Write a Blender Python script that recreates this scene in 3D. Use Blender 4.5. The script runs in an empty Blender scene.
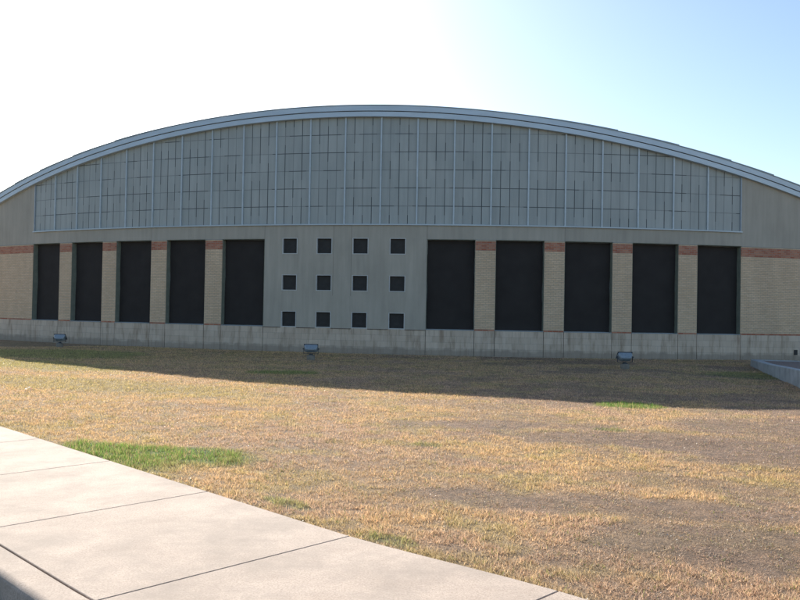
import bpy, bmesh, math, random
import numpy as np
from mathutils import Vector, Matrix
random.seed(4); rng = np.random.default_rng(7)
S = bpy.context.scene; COL = S.collection

# ------------------------------------------------------------------ helpers
def link(name, me, mat=None, parent=None, smooth=False):
    o = bpy.data.objects.new(name, me); COL.objects.link(o)
    for m in (mat if isinstance(mat, (list, tuple)) else [mat] if mat else []): me.materials.append(m)
    if parent: o.parent = parent
    if smooth:
        for p in me.polygons: p.use_smooth = True
    return o
def tag(o, label=None, cat=None, group=None, kind=None):
    if label: o['label'] = label
    if cat: o['category'] = cat
    if group: o['group'] = group
    if kind: o['kind'] = kind
    return o
def empty(name, loc, rz=0, parent=None):
    o = bpy.data.objects.new(name, None); COL.objects.link(o)
    o.location = loc; o.rotation_euler = (0, 0, rz); o.empty_display_size = .2
    if parent: o.parent = parent
    return o
def from_bm(name, bm, mat, parent=None, smooth=False):
    bmesh.ops.recalc_face_normals(bm, faces=bm.faces)
    me = bpy.data.meshes.new(name); bm.to_mesh(me); bm.free()
    return link(name, me, mat, parent, smooth)
def add_box(bm, x0, x1, y0, y1, z0, z1, bevel=0, M=None):
    r = bmesh.ops.create_cube(bm, size=1)
    vs = r['verts']
    for v in vs:
        v.co = Vector(((x0+x1)/2+v.co.x*(x1-x0), (y0+y1)/2+v.co.y*(y1-y0), (z0+z1)/2+v.co.z*(z1-z0)))
    if bevel:
        es = list({e for v in vs for e in v.link_edges})
        r2 = bmesh.ops.bevel(bm, geom=es, offset=bevel, segments=2, affect='EDGES', profile=.6)
        vs = [v for v in r2['verts']] 
        vs = list({v for f in r2['faces'] for v in f.verts} | set(vs))
        for v in list(vs):
            for e in v.link_edges:
                pass
    if M is not None:
        bmesh.ops.transform(bm, matrix=M, verts=[v for v in vs if v.is_valid])
    return vs
def add_cyl(bm, r0, r1, z0, z1, n=24, M=None, cap=True):
    r = bmesh.ops.create_cone(bm, cap_ends=cap, segments=n, radius1=r0, radius2=r1, depth=z1-z0)
    bmesh.ops.translate(bm, vec=(0, 0, (z0+z1)/2), verts=r['verts'])
    if M is not None: bmesh.ops.transform(bm, matrix=M, verts=r['verts'])
    return r['verts']

# ------------------------------------------------------------------ materials
def mat(name):
    m = bpy.data.materials.new(name); m.use_nodes = True
    nt = m.node_tree; nt.nodes.clear()
    out = nt.nodes.new('ShaderNodeOutputMaterial'); b = nt.nodes.new('ShaderNodeBsdfPrincipled')
    nt.links.new(b.outputs[0], out.inputs[0])
    return m, nt, b
class N:
    def __init__(s, nt): s.nt = nt
    def new(s, t, **k):
        n = s.nt.nodes.new(t)
        for a, v in k.items(): setattr(n, a, v)
        return n
    def put(s, sock, v):
        if isinstance(v, bpy.types.NodeSocket): s.nt.links.new(v, sock)
        else: sock.default_value = v
    def math(s, op, a, b=0., c=0., clamp=False):
        n = s.new('ShaderNodeMath', operation=op, use_clamp=clamp)
        s.put(n.inputs[0], a); s.put(n.inputs[1], b); s.put(n.inputs[2], c); return n.outputs[0]
    def noise(s, vec, scale, detail=4, rough=.55):
        n = s.new('ShaderNodeTexNoise'); s.put(n.inputs['Vector'], vec)
        n.inputs['Scale'].default_value = scale; n.inputs['Detail'].default_value = detail; n.inputs['Roughness'].default_value = rough
        return n.outputs['Fac']
    def ramp(s, fac, stops):
        n = s.new('ShaderNodeValToRGB'); s.put(n.inputs[0], fac)
        e = n.color_ramp.elements
        while len(e) < len(stops): e.new(.5)
        for i, (p, c) in enumerate(stops):
            e[i].position = p; e[i].color = (*c, 1) if len(c) == 3 else c
        return n.outputs[0]
    def mix(s, f, a, b, mode='MIX'):
        n = s.new('ShaderNodeMix', data_type='RGBA', blend_type=mode)
        s.put(n.inputs[0], f); 
        for sock, v in ((n.inputs[6], a), (n.inputs[7], b)):
            s.put(sock, (*v, 1) if isinstance(v, tuple) and len(v) == 3 else v)
        return n.outputs[2]
    def mapping(s, vec, scale=(1, 1, 1), loc=(0, 0, 0), rot=(0, 0, 0)):
        n = s.new('ShaderNodeMapping'); s.put(n.inputs[0], vec)
        n.inputs['Scale'].default_value = scale; n.inputs['Location'].default_value = loc; n.inputs['Rotation'].default_value = rot
        return n.outputs[0]
    def uv(s): return s.new('ShaderNodeTexCoord').outputs['UV']
    def obj(s): return s.new('ShaderNodeTexCoord').outputs['Object']
    def pos(s): return s.new('ShaderNodeNewGeometry').outputs['Position']
    def bump(s, h, dist=.01, strength=1):
        n = s.new('ShaderNodeBump'); s.put(n.inputs['Height'], h); n.inputs['Distance'].default_value = dist; n.inputs['Strength'].default_value = strength
        return n.outputs[0]
    def sep(s, v):
        n = s.new('ShaderNodeSeparateXYZ'); s.put(n.inputs[0], v); return n.outputs

def plain(name, col, rough=.6, metal=0., var=.12, scale=6, bump=0., bscale=60):
    m, nt, b = mat(name); n = N(nt)
    f = n.noise(n.obj(), scale, 5)
    lo = tuple(c*(1-var) for c in col); hi = tuple(min(1, c*(1+var)) for c in col)
    nt.links.new(n.ramp(f, [(.3, lo), (.7, hi)]), b.inputs['Base Color'])
    b.inputs['Roughness'].default_value = rough; b.inputs['Metallic'].default_value = metal
    if bump: nt.links.new(n.bump(n.noise(n.obj(), bscale, 3), bump), b.inputs['Normal'])
    return m

def brick_mat():
    m, nt, b = mat('tan_and_red_brick'); n = N(nt)
    uv = n.uv()
    t = n.new('ShaderNodeTexBrick'); n.put(t.inputs['Vector'], uv)
    t.offset = .5; t.inputs['Scale'].default_value = 1
    t.inputs['Brick Width'].default_value = .203; t.inputs['Row Height'].default_value = .0677
    t.inputs['Mortar Size'].default_value = .006; t.inputs['Mortar Smooth'].default_value = .2; t.inputs['Bias'].default_value = 0
    t.inputs['Color1'].default_value = (.64, .475, .31, 1); t.inputs['Color2'].default_value = (.72, .55, .375, 1)
    t.inputs['Mortar'].default_value = (.42, .37, .29, 1)
    t2 = n.new('ShaderNodeTexBrick'); n.put(t2.inputs['Vector'], uv)
    t2.offset = .5; t2.inputs['Scale'].default_value = 1
    t2.inputs['Brick Width'].default_value = .203; t2.inputs['Row Height'].default_value = .0677
    t2.inputs['Mortar Size'].default_value = .006; t2.inputs['Mortar Smooth'].default_value = .2
    t2.inputs['Color1'].default_value = (.40, .135, .075, 1); t2.inputs['Color2'].default_value = (.53, .26, .16, 1)
    t2.inputs['Mortar'].default_value = (.38, .33, .28, 1)
    z = n.sep(uv)[1]
    band = n.math('MULTIPLY', n.math('GREATER_THAN', z, 3.985), n.math('LESS_THAN', z, 4.34))
    low = n.math('LESS_THAN', z, 1.02)
    f = n.math('MAXIMUM', band, low)
    c = n.mix(f, t.outputs['Color'], t2.outputs['Color'])
    dirt = n.ramp(n.noise(n.mapping(uv, (1, .25, 1)), 1.3, 6), [(.3, (.84, .84, .84)), (.75, (1.08, 1.07, 1.05))])
    c = n.mix(1., c, dirt, 'MULTIPLY')
    fine = n.ramp(n.noise(uv, 40, 3), [(.25, (.95, .95, .95)), (.75, (1.04, 1.04, 1.04))])
    c = n.mix(1., c, fine, 'MULTIPLY')
    nt.links.new(c, b.inputs['Base Color']); b.inputs['Roughness'].default_value = .85
    nt.links.new(n.bump(n.math('SUBTRACT', 1., t.outputs['Fac']), .006), b.inputs['Normal'])
    return m

def block_mat():
    m, nt, b = mat('grey_concrete_block'); n = N(nt)
    uv = n.uv()
    t = n.new('ShaderNodeTexBrick'); n.put(t.inputs['Vector'], n.mapping(uv, (1, 1, 1), (0, -.029, 0)))
    t.offset = .5; t.inputs['Scale'].default_value = 1
    t.inputs['Brick Width'].default_value = .464; t.inputs['Row Height'].default_value = .232
    t.inputs['Mortar Size'].default_value = .007; t.inputs['Mortar Smooth'].default_value = .4
    t.inputs['Color1'].default_value = (.53, .445, .35, 1); t.inputs['Color2'].default_value = (.62, .53, .425, 1)
    t.inputs['Mortar'].default_value = (.40, .35, .29, 1)
    st = n.ramp(n.noise(n.mapping(uv, (3.2, .5, 1)), 1.6, 6, .65), [(.3, (.60, .55, .50)), (.5, (.97, .95, .93)), (.75, (1.08, 1.08, 1.08))])
    c = n.mix(1., t.outputs['Color'], st, 'MULTIPLY')
    # damp, soil-splashed foot of the wall with a ragged upper limit
    z = n.sep(uv)[1]
    w = n.math('ADD', z, n.math('MULTIPLY', n.noise(uv, 3, 5), -.35))
    c = n.mix(n.ramp(w, [(-0.0, (.55, .55, .55)), (.12, (0, 0, 0))]), c, (.20, .17, .135))
    # rusty runs
    r = n.ramp(n.noise(n.mapping(uv, (2.2, .22, 1), (3, 1, 0)), 1.1, 4), [(.62, (0, 0, 0)), (.74, (.55, .55, .55))])
    c = n.mix(r, c, (.27, .18, .12))
    nt.links.new(c, b.inputs['Base Color']); b.inputs['Roughness'].default_value = .9
    nt.links.new(n.bump(n.noise(uv, 50, 4), .004), b.inputs['Normal'])
    return m

def stucco_mat():
    m, nt, b = mat('greenish_grey_stucco'); n = N(nt)
    uv = n.uv()
    f = n.noise(n.mapping(uv, (1, .6, 1)), .9, 7, .6)
    c = n.ramp(f, [(.3, (.38, .355, .295)), (.55, (.43, .402, .335)), (.75, (.46, .43, .36))])
    s = n.sep(uv)
    # expansion joints
    ln = None
    for a0 in (-.4, .31):
        q = n.math('MULTIPLY', n.math('LESS_THAN', n.math('ABSOLUTE', n.math('SUBTRACT', s[0], a0)), .009), n.math('GREATER_THAN', s[1], 2.2))
        ln = q if ln is None else n.math('MAXIMUM', ln, q)
    for a0 in (-3.23, 3.23, -8.43, 8.43, -18.9, 18.9):
        q = n.math('LESS_THAN', n.math('ABSOLUTE', n.math('SUBTRACT', s[0], a0)), .009)
        ln = n.math('MAXIMUM', ln, q)
    c = n.mix(n.math('MULTIPLY', ln, .55), c, (.12, .12, .10))
    sp = n.ramp(n.noise(n.mapping(uv, (4, .35, 1)), 1.2, 5), [(.35, (.9, .9, .9)), (.7, (1.05, 1.05, 1.05))])
    c = n.mix(1., c, sp, 'MULTIPLY')
    nt.links.new(c, b.inputs['Base Color']); b.inputs['Roughness'].default_value = .92
    nt.links.new(n.bump(n.noise(uv, 90, 3), .003), b.inputs['Normal'])
    return m

def glazing_mat():
    m, nt, b = mat('translucent_clerestory_glazing'); n = N(nt)
    uv = n.uv(); s = n.sep(uv)
    u = n.math('DIVIDE', s[0], 1.405/4); v = n.math('DIVIDE', n.math('SUBTRACT', s[1], 4.97), .692)
    def line(t, w):   # distance to the nearest integer
        d = n.math('ABSOLUTE', n.math('SUBTRACT', t, n.math('ROUND', t)))
        return n.math('LESS_THAN', d, w)
    def cell(a, b_, off):
        cb = n.new('ShaderNodeCombineXYZ'); n.put(cb.inputs[0], a); n.put(cb.inputs[1], b_); cb.inputs[2].default_value = off
        w = n.new('ShaderNodeTexWhiteNoise', noise_dimensions='3D'); n.put(w.inputs['Vector'], cb.outputs[0]); return w.outputs['Value']
    # verticals run in lengths that skip the rows, horizontals in runs of two cells
    rv = cell(n.math('ROUND', u), n.math('FLOOR', n.math('ADD', v, .5)), 3.3)
    rv2 = cell(n.math('ROUND', u), n.math('FLOOR', v), 8.3)
    rh = cell(n.math('FLOOR', n.math('ADD', n.math('MULTIPLY', u, .5), .25)), n.math('ROUND', v), 5.1)
    dv = n.math('MULTIPLY', line(u, .042), n.math('ADD', n.math('MULTIPLY', n.math('GREATER_THAN', rv, .45), .5), n.math('ADD', n.math('MULTIPLY', rv2, .2), .24)))
    dh = n.math('MULTIPLY', line(v, .018), n.math('ADD', n.math('MULTIPLY', n.math('GREATER_THAN', rh, .45), .5), .34))
    d = n.math('MAXIMUM', dv, dh)
    tone = cell(n.math('FLOOR', u), n.math('FLOOR', v), 1.)
    base = n.ramp(n.noise(uv, .45, 5), [(.3, (.34, .375, .36)), (.7, (.40, .425, .40))])
    base = n.mix(1., base, n.ramp(tone, [(0, (.93, .93, .93)), (1, (1.06, 1.06, 1.06))]), 'MULTIPLY')
    streak = n.ramp(n.noise(n.mapping(uv, (3, .3, 1)), 2, 5), [(.3, (.9, .9, .9)), (.7, (1.05, 1.05, 1.05))])
    base = n.mix(1., base, streak, 'MULTIPLY')
    c = n.mix(d, base, (.03, .04, .045))
    nt.links.new(c, b.inputs['Base Color']); b.inputs['Roughness'].default_value = .55
    nt.links.new(n.bump(d, -.01), b.inputs['Normal'])
    return m

def screen_mat():
    m, nt, b = mat('black_solar_screen_mesh'); n = N(nt)
    uv = n.uv()
    c = n.ramp(n.noise(uv, 1.7, 5), [(.3, (.026, .0225, .021)), (.7, (.034, .030, .028))])
    w = n.ramp(n.noise(uv, 160, 2), [(.3, (.6, .6, .6)), (.7, (1.5, 1.5, 1.5))])
    c = n.mix(1., c, w, 'MULTIPLY')
    nt.links.new(c, b.inputs['Base Color']); b.inputs['Roughness'].default_value = .75
    b.inputs['Specular IOR Level'].default_value = .25
    return m

def metal_mat(name, col, rough=.45):
    m, nt, b = mat(name); n = N(nt)
    uv = n.uv()
    c = n.ramp(n.noise(n.mapping(uv, (.6, 3, 1)), 1.5, 6), [(.3, tuple(x*.86 for x in col)), (.7, col)])
    nt.links.new(c, b.inputs['Base Color']); b.inputs['Roughness'].default_value = rough
    b.inputs['Metallic'].default_value = .25
    return m

def concrete_walk():
    m, nt, b = mat('broom_finished_concrete'); n = N(nt)
    P = n.pos()
    big = n.noise(P, .9, 6, .6)
    c = n.ramp(big, [(.28, (.38, .305, .25)), (.5, (.455, .37, .306)), (.72, (.51, .418, .348))])
    mid = n.ramp(n.noise(n.mapping(P, (1, 1, 1), (5, 3, 0)), 3.2, 7, .7), [(.3, (.86, .85, .84)), (.52, (1, 1, 1)), (.75, (1.05, 1.04, 1.03))])
    c = n.mix(1., c, mid, 'MULTIPLY')
    sand = n.ramp(n.noise(P, 75, 5, .9), [(.33, (.5, .48, .46)), (.5, (1, 1, 1)), (.66, (1.28, 1.28, 1.28))])
    c = n.mix(1., c, sand, 'MULTIPLY')
    # grey scuffed stains towards the middle of the path
    st = n.ramp(n.noise(n.mapping(P, (1, 1, 1), (1.7, 8.2, 0)), 1.0, 9, .78), [(.43, (0, 0, 0)), (.64, (.85, .85, .85))])
    c = n.mix(st, c, (.295, .245, .205))
    nt.links.new(c, b.inputs['Base Color']); b.inputs['Roughness'].default_value = .9
    nt.links.new(n.bump(n.noise(P, 220, 4, .7), .0035), b.inputs['Normal'])
    return m

def attr_mat(name, rough=.9, transl=0., bump=0., fine=False):
    m, nt, b = mat(name); n = N(nt)
    a = n.new('ShaderNodeAttribute'); a.attribute_name = 'tint'
    c = a.outputs['Color']
    if fine:
        P = n.pos()
        f = n.ramp(n.noise(P, 55, 6, .8), [(.34, (.25, .23, .22)), (.5, (.95, .93, .92)), (.66, (1.9, 1.8, 1.7))])
        f2 = n.ramp(n.noise(P, 7, 5, .7), [(.35, (.6, .6, .6)), (.65, (1.3, 1.28, 1.25))])
        f = n.mix(1., f, f2, 'MULTIPLY')
        c = n.mix(1., c, f, 'MULTIPLY')
        nt.links.new(n.bump(n.noise(P, 38, 6, .8), .03), b.inputs['Normal'])
    nt.links.new(c, b.inputs['Base Color']); b.inputs['Roughness'].default_value = rough
    if transl:
        out = [x for x in nt.nodes if x.type == 'OUTPUT_MATERIAL'][0]
        t = n.new('ShaderNodeBsdfTranslucent'); nt.links.new(c, t.inputs[0])
        mx = n.new('ShaderNodeMixShader'); mx.inputs[0].default_value = transl
        nt.links.new(b.outputs[0], mx.inputs[1]); nt.links.new(t.outputs[0], mx.inputs[2]); nt.links.new(mx.outputs[0], out.inputs[0])
    return m

M = dict(
    brick=brick_mat(), block=block_mat(), stucco=stucco_mat(), glazing=glazing_mat(), screen=screen_mat(),
    alum=metal_mat('pale_blue_grey_aluminium', (.36, .42, .47)), white=metal_mat('white_painted_mullion', (.50, .57, .60), .5),
    fascia=metal_mat('pale_blue_metal_fascia', (.54, .635, .70), .5), roof=metal_mat('grey_green_metal_roof', (.27, .33, .35), .5),
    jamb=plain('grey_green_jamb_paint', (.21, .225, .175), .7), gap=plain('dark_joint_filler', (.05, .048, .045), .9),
    flash=metal_mat('weathered_flashing', (.33, .33, .30), .6), fixture=plain('blue_grey_fixture_paint', (.25, .295, .325), .45, .2, .15, 20),
    fixdark=plain('dark_fixture_metal', (.04, .05, .06), .5, .2), greyscreen=plain('dark_grey_screen', (.048, .047, .045), .8, 0, .15, 5), frame=metal_mat('pale_window_frame', (.56, .57, .55), .6), conc=plain('rough_grey_concrete', (.22, .20, .165), .9, 0, .2, 12, .01, 60),
    kerbc=plain('blue_grey_weathered_concrete', (.36, .37, .36), .9, 0, .22, 3, .006, 70), mulch=plain('brown_mulch', (.25, .185, .15), .95, 0, .5, 30, .04, 40),
    walk=concrete_walk(), asphalt=plain('asphalt', (.055, .054, .052), .9, 0, .3, 40, .008, 200),
    blade=attr_mat('grass_blades', .65, .42), soil=attr_mat('thatch_and_soil', .95, 0, 0, True), chip=attr_mat('leaf_chips', .5),
    glass=plain('lamp_glass', (.3, .33, .35), .12), paper=plain('white_paper', (.75, .73, .7), .7), red=plain('red_print', (.5, .06, .05), .6),
    lamp_white=plain('white_vent_surround', (.5, .5, .48), .6),
)

M['greyscreen'].node_tree.nodes['Principled BSDF'].inputs['Specular IOR Level'].default_value = .15
# ------------------------------------------------------------------ building (curved front, radius R, local frame: x along the chord, y into the building)
R = 42.1; PHI = -.172
BX, BY = 4.997 + R*math.sin(PHI), 71.96 - R*math.cos(PHI)
def cp(a, off, z):
    t = a/R
    return Vector(((R+off)*math.sin(t), R-(R+off)*math.cos(t), z))
def lat(a): return R*math.sin(a/R)
FB = lambda a: 9.085 - .0088*lat(a)**2       # lower edge of the arched fascia
bld = empty('school_building', (BX, BY, -.03), PHI)
tag(bld, 'long curved-front brick and stucco school gymnasium with arched metal roof and clerestory', 'building')

def frange(a0, a1, step):
    n = max(1, int(round((a1-a0)/step))); return [a0+(a1-a0)*i/n for i in range(n+1)]
def curved(name, A, Z, mat_, oi, oo, solid=None, parent=bld, bm=None):
    """cells on the curved front: A = stations along the arc, Z = heights (numbers or functions of a); only outer faces are made"""
    own = bm is None
    if own: bm = bmesh.new()
    uvl = bm.loops.layers.uv.verify()
    zf = [(z if callable(z) else (lambda a, z=z: z)) for z in Z]
    na, nz = len(A)-1, len(Z)-1
    ok = lambda i, j: 0 <= i < na and 0 <= j < nz and (solid is None or solid((A[i]+A[i+1])/2, (zf[j](A[i])+zf[j+1](A[i]))/2))
    cache = {}
    def V(i, j, k):
        if (i, j, k) not in cache:
            cache[i, j, k] = bm.verts.new(cp(A[i], oo if k else oi, zf[j](A[i])))
        return cache[i, j, k]
    def face(keys, flip=False):
        if flip: keys = keys[::-1]
        f = bm.faces.new([V(*k) for k in keys])
        for l, k in zip(f.loops, keys):
            i, j, q = k
            d = 0 if q else (oo-oi)
            l[uvl].uv = (A[i] + d*.7, zf[j](A[i]))
    for i in range(na):
        for j in range(nz):
            if not ok(i, j): continue
            face([(i, j, 1), (i+1, j, 1), (i+1, j+1, 1), (i, j+1, 1)])
            face([(i, j, 0), (i+1, j, 0), (i+1, j+1, 0), (i, j+1, 0)], True)
            if not ok(i-1, j): face([(i, j, 0), (i, j, 1), (i, j+1, 1), (i, j+1, 0)])
            if not ok(i+1, j): face([(i+1, j, 1), (i+1, j, 0), (i+1, j+1, 0), (i+1, j+1, 1)])
            if not ok(i, j-1): face([(i, j, 0), (i+1, j, 0), (i+1, j, 1), (i, j, 1)])
            if not ok(i, j+1): face([(i, j+1, 1), (i+1, j+1, 1), (i+1, j+1, 0), (i, j+1, 0)])
    if own:
        me = bpy.data.meshes.new(name); bm.to_mesh(me); bm.free()
        return link(name, me, mat_, parent)

A0, W, G = 3.2213, 1.8373, .7655
ZS, ZT, ZC = .927+.03, 4.374+.03, 4.888+.03
ZBAND = 4.37
EDGE = 15.47; END = 23.0
wins = []
for n in range(5):
    wins.append((A0+n*(W+G), A0+n*(W+G)+W)); wins.append((-wins[-1][1], -wins[-1][0]))
wins.sort()
# base course of large grey blocks, cut by control joints at the openings
joints = sorted([w[0] for w in wins]+[w[1] for w in wins]+[-19.6, 19.6])
bm = bmesh.new()
curved('', frange(-END, END, .7), [-.4, ZS-.004], None, -.32, .0, bm=bm)
from_bm('base_backing', bm, M['gap'], bld)
bm = bmesh.new()
edges = [-END]+joints+[END]
for e0, e1 in zip(edges[:-1], edges[1:]):
    curved('', frange(e0+(.009 if e0 > -END else 0), e1-(.009 if e1 < END else 0), .5), [-.4, ZS], None, .004, .035, bm=bm)
from_bm('base_wall', bm, M['block'], bld)
# brick piers and end walls
for w0, w1 in zip(wins[:4], wins[1:5]): curved('brick_pier', [w0[1], (w0[1]+w1[0])/2, w1[0]], [ZS+.002, ZBAND], M['brick'], -.3, .015)
for w0, w1 in zip(wins[5:9], wins[6:10]): curved('brick_pier', [w0[1], (w0[1]+w1[0])/2, w1[0]], [ZS+.002, ZBAND], M['brick'], -.3, .015)
curved('brick_wall', frange(-END, -EDGE, .6), [ZS+.002, ZBAND], M['brick'], -.3, .015)
curved('brick_wall', frange(EDGE, END, .6), [ZS+.002, ZBAND], M['brick'], -.3, .015)
# thin pale flashing on top of the brick
for a, b_ in [(w0[1], w1[0]) for w0, w1 in list(zip(wins[:4], wins[1:5]))+list(zip(wins[5:9], wins[6:10]))]+[(-END, -EDGE), (EDGE, END)]:
    curved('flashing', frange(a+.004, b_-.004, .6), [ZBAND+.002, ZT-.002], M['flash'], -.28, .028)
# stucco: centre field with twelve square openings, lintel, upper end walls
SW = [(-2.14-.005, -.715-.005, .71, 2.14)]
cxs = [-2.165, -.765, .665, 2.11]; sz = .625
rows = [(.955, 1.58), (2.375, 3.0), (3.80, 4.43)]
st = sorted(set([round(x, 4) for c in cxs for x in (c-sz/2, c+sz/2)] + [-A0, A0]))
zz = [ZS+.002, rows[0][1], rows[1][0], rows[1][1], rows[2][0], ZT, rows[2][1], ZC]
A = []
for a, b_ in zip([-EDGE]+st, st+[EDGE]):
    A += frange(a, b_, .6)[:-1]
A.append(EDGE)
def solid(a, z):
    if abs(a) > A0: return z > ZT
    for c in cxs:
        if abs(a-c) < sz/2-.001:
            if z < rows[0][1] or rows[1][0] < z < rows[1][1] or rows[2][0] < z < rows[2][1]: return False
    return True
curved('stucco_wall', A, zz, M['stucco'], -.3, 0, solid)
for s in (-1, 1):
    a0, a1 = sorted((s*EDGE, s*END))
    curved('stucco_wall', frange(a0, a1, .4), [ZT, ZC, lambda a: FB(a)+.1], M['stucco'], -.3, 0)
# clerestory
NB = 11; PB = 1.405
for k in range(-NB, NB):
    curved('clerestory_glazing', frange(k*PB+.001, (k+1)*PB-.001, .36), [ZC+.05, lambda a: FB(a)+.1], M['glazing'], -.09, -.045)
for k in range(-NB, NB+1):
    w = .028 if abs(k) < NB else .02
    curved('mullion', [k*PB-w, k*PB+w], [ZC+.052, lambda a: FB(a)+.05], M['white'] if abs(k) < NB else M['alum'], -.043, .012)
curved('clerestory_sill', frange(-EDGE-.03, EDGE+.03, .5), [ZC+.002, ZC+.05], M['white'], -.1, .06)
# fascia in two overlapping bands with a shadow gap, then roof sheets
def arc(name, o, z0, z1, m, oi=-.2, a=END+.3):
    return curved(name, frange(-a, a, .45), [lambda q: FB(q)+z0, lambda q: FB(q)+z1], m, oi, o)
arc('lower_fascia', .14, 0, .185, M['fascia'])
arc('fascia_gap', .10, .187, .212, M['gap'])
arc('upper_fascia', .17, .214, .41, M['fascia'])
# barrel roof of overlapping sheets stepping up towards the ridge
steps = [-24, -22.4, -20.6, -18.6, -16.75, -14.9, -12.75, -10.35, -7.1, 7.1, 10.35, 12.75, 14.9, 16.75, 18.6, 20.6, 22.4, 24]
bm = bmesh.new()
for a0, a1 in zip(steps[:-1], steps[1:]):
    st_ = frange(a0, a1, .5); rowsv = []
    mid = abs((a0+a1)/2)
    for a in st_:
        k = 0 if a0 < 0 < a1 else min(abs(abs(a)-abs(a0 if a0 > 0 else a1)), 9)/(a1-a0)
        z = FB(a) + .43 + (.05*(1-k) if 0 else (.012 + .03*(k if not (a0 < 0 < a1) else 0)))
        # each sheet ends in a raised lower lip
        p = cp(a, .19, 0); q = (p.x, 30.)
        vv = [bm.verts.new((p.x, p.y, z)), bm.verts.new((q[0], q[1], z)), bm.verts.new((p.x, p.y, FB(a)+.412)), bm.verts.new((q[0], q[1], FB(a)+.412))]
        rowsv.append(vv)
    for v, w in zip(rowsv[:-1], rowsv[1:]):
        bm.faces.new((v[0], w[0], w[1], v[1])); bm.faces.new((v[2], v[3], w[3], w[2])); bm.faces.new((v[2], w[2], w[0], v[0]))
    for v in (rowsv[0], rowsv[-1]): bm.faces.new((v[0], v[1], v[3], v[2]))
from_bm('roof', bm, M['roof'], bld)
# end and rear walls close the volume
bm = bmesh.new()
for s in (-1, 1):
    p = cp(s*END, -.3, 0); zt = FB(END)+.3
    x0, x1 = sorted((p.x, p.x+s*.25)); add_box(bm, x0, x1, p.y+.02, 29.6, -.4, zt)
add_box(bm, -22, 22, 29.3, 29.6, -.4, 6)
from_bm('rear_wall', bm, M['brick'], bld)

# tall screened windows
for (a0, a1) in wins:
    w = empty('tall_window', cp((a0+a1)/2, 0, 0), (a0+a1)/2/R, bld)
    inv = w.matrix_basis.inverted()
    def sub(name, A_, Z_, m, oi, oo):
        o = curved(name, A_, Z_, m, oi, oo, parent=None)
        o.data.transform(inv); o.parent = w; return o
    # screen cloth, slightly slack
    bm = bmesh.new(); uvl = bm.loops.layers.uv.verify()
    nx, nz = 8, 14; ph = random.random()*6
    g = [[None]*(nz+1) for _ in range(nx+1)]
    for i in range(nx+1):
        for j in range(nz+1):
            t = i/nx
            ins = .018+.010*math.sin(ph+j*.9+(3 if i > nx/2 else 0)) 
            a = a0+ins+(a1-a0-2*ins)*t
            g[i][j] = bm.verts.new(inv @ (cp(a, -.225+.012*math.sin(ph+t*5)*math.sin(j*.5+ph), ZS+.035+(ZT-ZS-.07)*j/nz)))
    for i in range(nx):
        for j in range(nz):
            f = bm.faces.new((g[i][j], g[i+1][j], g[i+1][j+1], g[i][j+1])); 
            for l, (ii, jj) in zip(f.loops, ((i, j), (i+1, j), (i+1, j+1), (i, j+1))): l[uvl].uv = (a0+(a1-a0)*ii/nx, ZS+(ZT-ZS)*jj/nz)
    from_bm('screen', bm, M['screen'], w)
    bm = bmesh.new()
    for A_, Z_ in (([a0+.016, a0+.05], [ZS+.022, ZT-.022]), ([a1-.05, a1-.016], [ZS+.022, ZT-.022]), ([a0+.05, a1-.05], [ZS+.022, ZS+.055]), ([a0+.05, a1-.05], [ZT-.055, ZT-.022])):
        curved('', A_, Z_, None, -.27, -.24, bm=bm)
    bmesh.ops.transform(bm, matrix=inv, verts=bm.verts); from_bm('frame', bm, M['alum'], w)
    sub('backing_glass', [a0+.016, a1-.016], [ZS, ZT], M['gap'], -.31, -.275)
    sub('jamb', [a0+.002, a0+.014], [ZS+.02, ZT-.004], M['jamb'], -.27, .004)
    sub('jamb', [a1-.014, a1-.002], [ZS+.02, ZT-.004], M['jamb'], -.27, .004)
    sub('head', [a0+.015, a1-.015], [ZT-.02, ZT-.004], M['jamb'], -.27, .006)
    sub('sill', [a0+.002, a1-.002], [ZS+.003, ZS+.019], M['alum'], -.27, .05)
# small square windows
for (z0, z1) in rows:
    for c in cxs:
        w = empty('square_window', cp(c, 0, 0), c/R, bld)
        inv = w.matrix_basis.inverted()
        a0, a1 = c-sz/2, c+sz/2
        bm = bmesh.new()
        for A_, Z_ in (([a0+.001, a0+.03], [z0+.002, z1-.002]), ([a1-.03, a1-.001], [z0+.002, z1-.002]), ([a0+.03, a1-.03], [z0+.002, z0+.032]), ([a0+.03, a1-.03], [z1-.024, z1-.002])):
            curved('', A_, Z_, None, -.12, .012, bm=bm)
        bmesh.ops.transform(bm, matrix=inv, verts=bm.verts); from_bm('frame', bm, M['frame'], w)
        bm = bmesh.new(); curved('', [a0+.03, a1-.03], [z0+.032, z1-.024], None, -.11, -.085, bm=bm)
        j = random.uniform(-.012, .012)
        bmesh.ops.transform(bm, matrix=inv, verts=bm.verts)
        from_bm('screen', bm, M['greyscreen'], w)
# dark strips between the lowest square windows: drip edge with ledge shadow painted in
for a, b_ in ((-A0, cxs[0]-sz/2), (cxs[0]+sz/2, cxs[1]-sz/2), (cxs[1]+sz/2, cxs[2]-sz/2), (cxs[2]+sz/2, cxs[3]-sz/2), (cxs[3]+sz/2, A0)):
    curved('drip_shadow_strip', frange(a+.01, b_-.01, .5), [ZS-.03, ZS-.012], M['gap'], .037, .05)
bm = bmesh.new(); curved('', [17.86, 18.02], [.2, .4], None, .037, .05, bm=bm)
from_bm('wall_vent', bm, M['gap'], bld)
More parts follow.
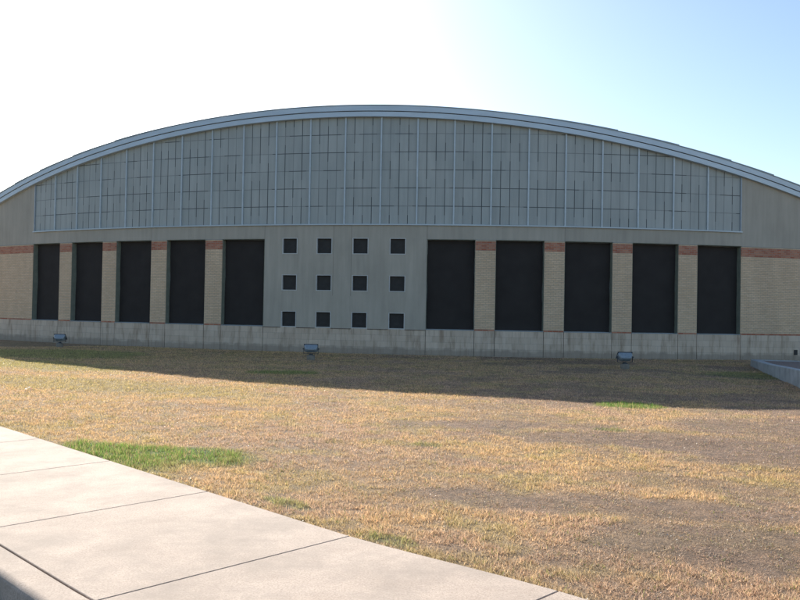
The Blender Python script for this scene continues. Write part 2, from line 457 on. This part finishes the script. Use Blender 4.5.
# ------------------------------------------------------------------ ground fields
def vnoise(x, y, seed):
    xi, yi = np.floor(x).astype(np.int64), np.floor(y).astype(np.int64)
    fx, fy = x-xi, y-yi; fx = fx*fx*(3-2*fx); fy = fy*fy*(3-2*fy)
    def h(a, b):
        n = (a*374761393+b*668265263+seed*1274126177) & 0xffffffff
        n = ((n ^ (n >> 13))*1103515245) & 0xffffffff
        n = ((n ^ (n >> 15))*2246822519) & 0xffffffff
        return ((n ^ (n >> 16)) & 0xffff)/65535.
    return (h(xi, yi)*(1-fx)+h(xi+1, yi)*fx)*(1-fy)+(h(xi, yi+1)*(1-fx)+h(xi+1, yi+1)*fx)*fy
def fbm(x, y, s, seed, oct=4):
    r = 0; a = .5; t = 0
    for k in range(oct):
        r = r+a*vnoise(x*s+17.3*k, y*s-9.1*k, seed+k); t += a; s *= 2.03; a *= .55
    return r/t
def sm(x, a, b): 
    t = np.clip((x-a)/(b-a), 0, 1); return t*t*(3-2*t)
O = np.array((-.33, 5.65)); U = np.array((.714, -.700)); Vn = np.array((.700, .714))
def uvw(x, y):
    dx, dy = x-O[0], y-O[1]
    return dx*U[0]+dy*U[1], dx*Vn[0]+dy*Vn[1]
def edge_off(u): return .16*sm(u, -.2, 1.9)
def xy(u, v):
    return O[0]+u*U[0]+v*Vn[0], O[1]+u*U[1]+v*Vn[1]
def ell(x, y, cx, cy, rx, ry, rot=0):
    c, s = math.cos(rot), math.sin(rot)
    dx, dy = x-cx, y-cy
    return np.sqrt(((dx*c+dy*s)/rx)**2+((-dx*s+dy*c)/ry)**2)
def fields(x, y):
    """bare, green, olive, gold fractions of the lawn at a place"""
    n1 = fbm(x, y, .55, 11, 5); n2 = fbm(x, y, 2.1, 31, 4); n3 = fbm(x, y, .9, 57, 5)
    w = (n2-.5)*.9
    u, v = uvw(x, y)
    bare = sm(n1, .49, .62)*(.22+.33*sm(x, -1, 3))
    for c in ((3.3, 10.4, 2.2, .75, -.15), (5.4, 9.0, 2.3, 1.3, -.3), (1.4, 11.6, 1.5, .5, -.1), (6.2, 11.5, 2.2, 1.3, -.4), (2.6, 5.6, 1.3, .7, -.2), (.9, 7.0, 1.1, .4, -.5), (2.3, 6.8, 1.4, .5, -.4), (7.5, 14, 2.5, .8, 0), (-3.6, 13.1, 1.6, .3, -.15)):
        bare = np.maximum(bare, .9*sm(ell(x, y, *c)+w*1.3, 1.2, .5))
    band = sm(np.abs((y-8.9)+.42*(x-2.6)+ .5*(n3-.5)), .75, .3)*sm(x, 0, 1.5)        # golden diagonal band
    bare = bare*(1-.85*band)
    left = sm(x, -1, -4)*sm(y, 7.5, 9.)
    bare = bare*(1-.6*left)
    gold = np.clip(sm(n3, .36, .60)*.75+band*.6+left*.55, 0, 1)
    green = np.zeros_like(x)
    gw = .28+.46*sm(u, -5.2, -3.6)
    gp = .9*sm(np.abs(v-gw*.95-.03*np.sin(u*3))+w*.3, gw*1.25, gw*.65)*sm(u+w*.4, -5.5, -5.0)*sm(u+w*1.2, -2.75, -3.5)     # along the path
    green = np.maximum(green, gp)
    for c in ((4.2, 14.5, .62, .55, 0), (-2.9, 20.6, 1.0, .6, 0), (10.3, 22.6, 1.6, 1.3, -.6), (-.95, 6.75, .3, .1, -.8), (-.02, 5.68, .22, .1, -.7), (3.0, 11.2, .22, .16, 0), (.4, 9.9, .2, .16, 0), (-11.8, 27, 3.5, 2.2, -.3)):
        green = np.maximum(green, sm(ell(x, y, *c)+w*.8, 1.15, .75)*(1.0 if 4 < c[0] < 5 else .75 if abs(c[0]+2.9) < .1 else .5))
    olive = sm(fbm(x, y, 2.6, 91, 4), .52, .70)*.38
    olive = np.maximum(olive, .75*sm(ell(x, y, -10.5, 22.2, 4.5, 1.4, -.55)+w, 1.2, .6))
    olive = np.maximum(olive, .5*sm(ell(x, y, -6.5, 16.5, 5, 1.2, -.35)+w, 1.2, .6))
    olive = np.maximum(olive, .55*sm(v+w*.3, .5, .1)*sm(n2, .4, .6))
    return bare, green, olive, gold
def relief(x, y):
    u, v = uvw(x, y)
    return (.07*(fbm(x, y, .33, 5, 2)-.5)+.035*(fbm(x, y, 1.7, 6, 2)-.5))*sm(v, .2, 1.2)*(np.hypot(x, y) < 60)*sm(np.hypot(x-BX-R*math.sin(-PHI)*1., y-BY-R*math.cos(PHI)), R+.1, R+1.5)
def tint(x, y, rnd):
    bare, green, olive, gold = fields(x, y)
    def C(c): return np.array(c)[None, :]
    straw = C((.68, .465, .24)); pink = C((.60, .41, .265)); brown = C((.37, .25, .18))
    gr = C((.15, .30, .05)); ol = C((.42, .38, .14))
    c = pink*(1-gold[:, None])+straw*gold[:, None]
    k = (bare*.85)[:, None]; c = c*(1-k)+brown*k
    k = (olive*(1-.75*bare))[:, None]; c = c*(1-k)+ol*k
    k = green[:, None]; c = c*(1-k)+gr*k
    return c*(.42+1.16*rnd)[:, None], bare, green

def mesh_np(name, co, faces_n, loops, nv):
    me = bpy.data.meshes.new(name)
    me.vertices.add(len(co)); me.vertices.foreach_set('co', co.astype(np.float32).ravel())
    nl = len(loops); me.loops.add(nl); me.loops.foreach_set('vertex_index', loops.astype(np.int32))
    nf = nl//nv; me.polygons.add(nf)
    me.polygons.foreach_set('loop_start', (np.arange(nf)*nv).astype(np.int32))
    me.polygons.foreach_set('loop_total', np.full(nf, nv, np.int32))
    me.update(calc_edges=True)
    return me
def set_tint(me, col):
    a = me.color_attributes.new('tint', 'FLOAT_COLOR', 'POINT')
    c = np.ones((len(me.vertices), 4), np.float32); c[:, :3] = col
    a.data.foreach_set('color', c.ravel())

# lawn soil: grid in the frame of the path, fine in front of the camera and coarse far out
def stations(lo, hi, fine, d0, d1):
    out = list(np.arange(lo, hi+fine/2, fine)); s = fine
    a = [out[-1]]; 
    while a[-1] < d1: s *= 1.35; a.append(a[-1]+s)
    b_ = [out[0]]; s = fine
    while b_[-1] > d0: s *= 1.35; b_.append(b_[-1]-s)
    return np.array(sorted(b_[1:])+out+a[1:])
us = stations(-26, 18, .14, -900, 900); vs = stations(-.35, 38, .14, -.36, 900); vs = vs[vs >= -.5]
Ug, Vg = np.meshgrid(us, vs, indexing='ij')
Xg, Yg = xy(Ug, Vg); x, y = Xg.ravel(), Yg.ravel()
zb = -.04+relief(x, y)
co = np.stack([x, y, zb-.012*sm(Vg.ravel()+edge_off(Ug.ravel())*-1, .14, .02)], 1)
nu, nv = Ug.shape
ii, jj = np.meshgrid(np.arange(nu-1), np.arange(nv-1), indexing='ij')
q = np.stack([ii*nv+jj, (ii+1)*nv+jj, (ii+1)*nv+jj+1, ii*nv+jj+1], -1).reshape(-1)
me = mesh_np('lawn', co, None, q, 4)
tc, ba, gr_ = tint(x, y, np.full(len(x), .5))
set_tint(me, tc*np.where(gr_ > .4, .34, .46)[:, None])
lawn = link('lawn', me, M['soil'], None, True); tag(lawn, kind='structure')

# grass blades
NBL = 2500000
th = rng.uniform(-.70, .66, NBL); r = 3.2+rng.random(NBL)**1.3*31.5
x = r*np.sin(th); y = r*np.cos(th)
u, v = uvw(x, y)
lx = (x-BX)*math.cos(PHI)+(y-BY)*math.sin(PHI); ly = -(x-BX)*math.sin(PHI)+(y-BY)*math.cos(PHI)
rad = np.hypot(lx, ly-R)
keep = (v > edge_off(u)+.015) & (rad > R+.05)
x, y, u, v, r = x[keep], y[keep], u[keep], v[keep], r[keep]
bare, green, olive, gold = fields(x, y)
clump = fbm(x, y, 9, 77, 2)
dens = np.clip(.95-.42*bare+.6*green, .12, 1)*np.clip(.35+1.5*(clump-.25), .1, 1)
dens *= .35+.65*sm(v-edge_off(u)+.1*(clump-.5), .02, .16)
keep = rng.random(len(x)) < dens
x, y, u, v, r, bare, green, clump = [q_[keep] for q_ in (x, y, u, v, r, bare, green, clump)]
n = len(x); rnd = rng.random(n)
L = (.016+.024*rng.random(n))*(1-.45*bare)*(1+.55*green)*(.35+1.35*clump)
L *= np.where(rng.random(n) < .04, 1.6, 1)
wd = (.0011+.0012*rng.random(n))*(.75+r/9.)
az_ = rng.uniform(0, 2*math.pi, n); lean = np.clip(rng.normal(.85, .38, n)-.35*green+.35*bare, .05, 1.5)
fz = rng.uniform(0, math.pi, n)
z0 = -.041+relief(x, y)
L *= 1+.5*sm(v-edge_off(u), .12, .02)*(rng.random(n) < .3)
tip = np.stack([x+np.cos(az_)*L*np.sin(lean), y+np.sin(az_)*L*np.sin(lean), z0+L*np.cos(lean)+.002], 1)
bx, by = np.cos(fz)*wd, np.sin(fz)*wd
co = np.empty((n, 3, 3)); co[:, 0] = np.stack([x-bx, y-by, z0], 1); co[:, 1] = np.stack([x+bx, y+by, z0], 1); co[:, 2] = tip
me = mesh_np('grass_blades', co.reshape(-1, 3), None, np.arange(3*n), 3)
tc, _, _ = tint(x, y, rnd)
pale = (rng.random(n) < .10+.12*bare)[:, None]*(1-green)[:, None]
mixd = ((green > .3) & (rng.random(n) < .38))[:, None]
tc = np.where(mixd, np.array((.46, .36, .17))[None]*(.5+rnd[:, None]), tc)
tc = tc*(1-.6*pale)+np.array((.62, .52, .38))[None]*.6*pale
stray = ((rng.random(n) < .05) & (clump > .5))[:, None]
tc = np.where(stray, np.array((.22, .27, .06))[None], tc)
set_tint(me, np.repeat(tc, 3, axis=0))
g = link('dry_grass', me, M['blade'])
tag(g, 'short dormant straw-coloured lawn grass with a few green patches in front of the building', 'grass', kind='stuff')

# leaf chips and pebbles
n = 60000
th = rng.uniform(-.68, .64, n); r = 3.4+rng.random(n)**.8*24
x = r*np.sin(th); y = r*np.cos(th); u, v = uvw(x, y)
bare, green, _, _ = fields(x, y)
keep = (v > edge_off(u)+.01) & (rng.random(n) < .18+.8*bare+.7*sm(v, .22, .05)) & (green < .4)
x, y, r = x[keep], y[keep], r[keep]; n = len(x)
s = (.0018+.0042*rng.random(n)**2)*(.8+r/16); a = rng.uniform(0, 6.28, n)
tx, ty = rng.normal(0, .45, n), rng.normal(0, .45, n)
co = np.empty((n, 4, 3))
for k in range(4):
    ang = a+k*math.pi/2; ss = s*(1 if k % 2 else .55)
    dx, dy = np.cos(ang)*ss, np.sin(ang)*ss
    co[:, k] = np.stack([x+dx, y+dy, -.022+relief(x, y)+dx*tx+dy*ty], 1)
me = mesh_np('chips', co.reshape(-1, 3), None, np.arange(4*n), 4)
k = rng.random(n)[:, None]
set_tint(me, np.repeat(np.where(k < .5, np.array((.56, .48, .40))[None], np.where(k < .8, np.array((.30, .2, .13))[None], np.array((.45, .42, .40))[None])), 4, axis=0))
g = link('leaf_chips', me, M['chip'])
tag(g, 'pale leaf chips and grit scattered over the bare brown parts of the lawn', 'ground litter', kind='stuff')

# ------------------------------------------------------------------ path, kerb, street
def ribbon(name, segs, v0, v1, z0, z1, mat_, bev, kind='structure', nose=0, off=True):
    bm = bmesh.new()
    for (a, b_) in segs:
        st_ = frange(a, b_, .31)
        prof = [(v0, z0), (v0, z1-bev), (v0+bev, z1), (v1-bev, z1), (v1, z1-bev), (v1, z0)]
        if nose:
            prof = [(v0, z0)]+[(v0+.02+nose-nose*math.cos(t), z1-nose+nose*math.sin(t)) for t in [math.pi/2*k/8 for k in range(9)]]+[(v1-bev, z1), (v1, z1-bev), (v1, z0)]
        rings = []
        m = len(st_)-1
        for i, q_ in enumerate(st_):
            e = edge_off(np.array([q_]))[0]
            ring = []
            for (vv, zz_) in prof:
                X, Y = xy(q_, vv+e)
                ring.append(bm.verts.new((X, Y, zz_)))
            rings.append(ring)
        # rounded tooled ends
        for end in (0, -1):
            du = bev if end == 0 else -bev
            X0, Y0 = U[0]*du, U[1]*du
            low = []
            for vtx, (vv, zz_) in zip(rings[end], prof):
                low.append(bm.verts.new((vtx.co.x, vtx.co.y, vtx.co.z-bev if zz_ > z1-1e-6 else vtx.co.z)))
                vtx.co.x += X0; vtx.co.y += Y0
            if end == 0: rings.insert(0, low)
            else: rings.append(low)
        for r0, r1 in zip(rings[:-1], rings[1:]):
            for k in range(len(prof)-1): bm.faces.new((r0[k], r0[k+1], r1[k+1], r1[k]))
        bm.faces.new(rings[0]); bm.faces.new(rings[-1][::-1])
    o = from_bm(name, bm, mat_); tag(o, kind=kind)
    return o
cuts = [-1.85*k for k in range(40, 0, -1)]+[0, 1.64]+[1.64+1.8*k for k in range(1, 30)]
segs = [(a+.004, b_-.004) for a, b_ in zip(cuts[:-1], cuts[1:])]
ribbon('sidewalk', segs, -1.855, 0, -.12, 0, M['walk'], .004)
kc = [-3.6*k+1.3 for k in range(24, 0, -1)]+[1.3+3.6*k for k in range(0, 18)]
ribbon('kerb', [(a+.004, b_-.004) for a, b_ in zip(kc[:-1], kc[1:])], -2.085, -1.867, -.30, 0, M['walk'], .006, nose=.05)
bm = bmesh.new()      # packed sand under the joints
pts = [xy(u_, v_) for u_, v_ in ((-75, -2.0), (55, -2.0), (55, -.0), (-75, -.0))]
f = bm.faces.new([bm.verts.new((p[0], p[1], -.028)) for p in pts])
o = from_bm('joint_bed', bm, M['gap']); tag(o, kind='structure')
bm = bmesh.new()
pts = [xy(u_, v_) for u_, v_ in ((-900, -900), (900, -900), (900, -2.0), (-900, -2.0))]
bm.faces.new([bm.verts.new((p[0], p[1], -.15)) for p in pts])
o = from_bm('street', bm, M['asphalt']); tag(o, kind='structure')

# ------------------------------------------------------------------ ground floodlights
def floodlight(loc, rz, label, tilt):
    t = empty('ground_floodlight', loc, rz)
    tag(t, label, 'floodlight', 'ground floodlights along the foot of the building')
    bm = bmesh.new()
    add_cyl(bm, .14, .135, -.15, .135, 28); add_cyl(bm, .135, .12, .135, .145, 28)
    from_bm('pedestal', bm, M['conc'], t)
    bm = bmesh.new()
    add_cyl(bm, .055, .055, .144, .20, 16); add_box(bm, -.07, .07, -.05, .05, .144, .165, 0)
    from_bm('junction_box', bm, M['fixdark'], t)
    Mt = Matrix.Translation((0, 0, .35)) @ Matrix.Rotation(tilt, 4, 'X')
    # yoke: a U of flat bar
    bm = bmesh.new()
    add_box(bm, -.245, .245, -.02, .02, .192, .204)
    for s in (-1, 1):
        x0, x1 = sorted((s*.245, s*.233)); add_box(bm, x0, x1, -.02, .02, .204, .38)
    from_bm('yoke', bm, M['fixdark'], t)
    for s in (-1, 1):
        bm = bmesh.new()
        add_cyl(bm, .022, .022, .245, .272, 14, Matrix.Translation((0, 0, .35)) @ Matrix.Rotation(s*math.pi/2, 4, 'Y'))
        from_bm('knob', bm, M['fixdark'], t)
    # housing: shallow hipped box, wide mouth towards the wall (+y), back towards the viewer
    bm = bmesh.new()
    prof = [(-.115, .12, .045), (-.10, .165, .07), (-.03, .205, .105), (.04, .222, .125), (.07, .222, .125)]
    rings = []
    for (yy, hx, hz) in prof:
        c = .03; ring = []
        for (sx, sz_) in ((-1, -1), (1, -1), (1, 1), (-1, 1)):
            pts = [(sx*(hx-c), sz_*hz), (sx*hx, sz_*(hz-c))]
            if (sx, sz_) in ((1, -1), (-1, 1)): pass
            else: pts = pts[::-1]
            ring += [bm.verts.new((px, yy, pz)) for px, pz in pts]
        rings.append(ring)
    for r0, r1 in zip(rings[:-1], rings[1:]):
        for k in range(8): bm.faces.new((r0[k], r0[(k+1) % 8], r1[(k+1) % 8], r1[k]))
    bm.faces.new(rings[0]); bm.faces.new(rings[-1])
    for k in range(-3, 4):       # cooling fins on the back
        add_box(bm, k*.04-.003, k*.04+.003, -.135, -.09, -.05, .05)
    bmesh.ops.transform(bm, matrix=Mt, verts=bm.verts)
    h = from_bm('housing', bm, M['fixture'], t)
    bm = bmesh.new()
    for b4 in ((-.232, .232, .071, .092, .108, .134), (-.232, .232, .071, .092, -.134, -.108), (-.232, -.208, .071, .092, -.107, .107), (.208, .232, .071, .092, -.107, .107)):
        add_box(bm, *b4)
    bmesh.ops.transform(bm, matrix=Mt, verts=bm.verts); from_bm('door_frame', bm, M['fixdark'], t)
    bm = bmesh.new(); add_box(bm, -.207, .207, .073, .080, -.106, .106)
    bmesh.ops.transform(bm, matrix=Mt, verts=bm.verts); from_bm('lens', bm, M['glass'], t)
floodlight((-13.4, 31.3, -.03), -.05, 'blue-grey floodlight farthest left, below the brick pier between the two leftmost windows', math.radians(38))
floodlight((-2.9, 26.1, -.03), .03, 'blue-grey floodlight on a concrete stub in front of the twelve small square windows', math.radians(34))
floodlight((6.95, 24.4, -.03), .1, 'blue-grey floodlight in front of the windows right of centre, left of the low curb', math.radians(40))

# ------------------------------------------------------------------ raised bed with a low concrete curb at the right
pl = empty('raised_planter', (12.2, 27.3, -.03))
tag(pl, 'low weathered concrete curb holding a brown mulch bed, at the right edge of the lawn', 'planter')
def Lp(x, y): return Vector((x-12.2, y-27.3, 0))
path_ = [Lp(17.5, 25.9), Lp(12.1, 27.3), Lp(10.95, 23.7), Lp(9.55, 18.9), Lp(9.0, 17.0), Lp(15.5, 14.5)]
hts = [.22, .20, .27, .40, .44, .44]
inner = [Lp(17.5, 25.7), Lp(12.33, 27.05), Lp(11.14, 23.65), Lp(9.74, 18.88), Lp(9.22, 17.14), Lp(15.5, 14.72)]
bm = bmesh.new(); rings = []
for p, q_, h in zip(path_, inner, hts):
    d = (q_-p).normalized()*.015
    rings.append([bm.verts.new((p.x, p.y, -.1)), bm.verts.new((p.x, p.y, h-.015)), bm.verts.new((p.x+d.x, p.y+d.y, h)), bm.verts.new((q_.x, q_.y, h)), bm.verts.new((q_.x, q_.y, -.1))])
for r0, r1 in zip(rings[:-1], rings[1:]):
    for k in range(4): bm.faces.new((r0[k], r0[k+1], r1[k+1], r1[k]))
bm.faces.new(rings[0]); bm.faces.new(rings[-1][::-1])
from_bm('curb', bm, M['kerbc'], pl)
bm = bmesh.new()
vv = [bm.verts.new((p.x, p.y, h-.03)) for p, h in zip(inner, hts)]
for k in range(len(vv)-1):
    pass
bm.faces.new(vv)
bmesh.ops.triangulate(bm, faces=bm.faces); bmesh.ops.subdivide_edges(bm, edges=bm.edges, cuts=12, use_grid_fill=True)
for v_ in bm.verts:
    if not v_.is_boundary: v_.co.z += random.uniform(-.012, .02)
from_bm('mulch', bm, M['mulch'], pl)

# ------------------------------------------------------------------ scrap of litter on the lawn
sx, sy = -7.1, 15.2
t = empty('litter_scrap', (sx, sy, -.02), .4)
tag(t, 'small crumpled white and red paper scrap on the sunlit grass at left', 'litter')
for nm, m_, ox in (('paper', M['paper'], 0), ('printed_panel', M['red'], .055)):
    bm = bmesh.new(); bmesh.ops.create_grid(bm, x_segments=5, y_segments=4, size=.045)
    for v_ in bm.verts:
        v_.co.x = v_.co.x*(1 if ox == 0 else .35)+ox+(.005 if ox else 0); v_.co.z = .03+.02*math.sin(v_.co.x*60)+random.uniform(-.006, .006)
    bmesh.ops.solidify(bm, geom=list(bm.faces), thickness=.002)
    from_bm(nm, bm, m_, t)

# ------------------------------------------------------------------ camera
cam = bpy.data.cameras.new('camera'); co_ = bpy.data.objects.new('camera', cam); COL.objects.link(co_)
cam.sensor_width = 36; cam.lens = 792.3/800*36; cam.clip_end = 5000; cam.clip_start = .05
p = math.atan(11.6/792.3); rl = .0177
R0 = Vector((1, 0, 0)); U0 = Vector((0, -math.sin(p), math.cos(p))); F = Vector((0, math.cos(p), math.sin(p)))
rt = R0*math.cos(rl)+U0*math.sin(rl); up = -R0*math.sin(rl)+U0*math.cos(rl)
mw = Matrix((rt, up, -F)).transposed().to_4x4(); mw.translation = Vector((0, 0, 1.6))
co_.matrix_world = mw
S.camera = co_

# ------------------------------------------------------------------ light
AZ, EL = math.radians(25), math.radians(28.65)      # sun stands beyond the building, to the left of the view axis
sd = Vector((-math.sin(AZ)*math.cos(EL), math.cos(AZ)*math.cos(EL), math.sin(EL)))
sl = bpy.data.lights.new('sun', 'SUN'); sl.energy = 4.8; sl.angle = math.radians(.55); sl.color = (1, .93, .82)
so = bpy.data.objects.new('sun', sl); COL.objects.link(so); so.rotation_euler = sd.to_track_quat('Z', 'Y').to_euler(); so.location = (0, 0, 30)
wd_ = bpy.data.worlds.new('World'); S.world = wd_; wd_.use_nodes = True
nt = wd_.node_tree; bg = nt.nodes['Background']
sk = nt.nodes.new('ShaderNodeTexSky'); sk.sky_type = 'NISHITA'; sk.sun_disc = False
sk.sun_elevation = EL; sk.sun_rotation = -AZ
sk.air_density = 1.0; sk.dust_density = 0.9; sk.ozone_density = 2.0
nt.links.new(sk.outputs[0], bg.inputs[0]); bg.inputs[1].default_value = .085
S.view_settings.view_transform = 'Standard'; S.view_settings.look = 'None'; S.view_settings.gamma = 1
S.view_settings.use_curve_mapping = False; S.view_settings.exposure = 1.19
S.render.engine = 'CYCLES'
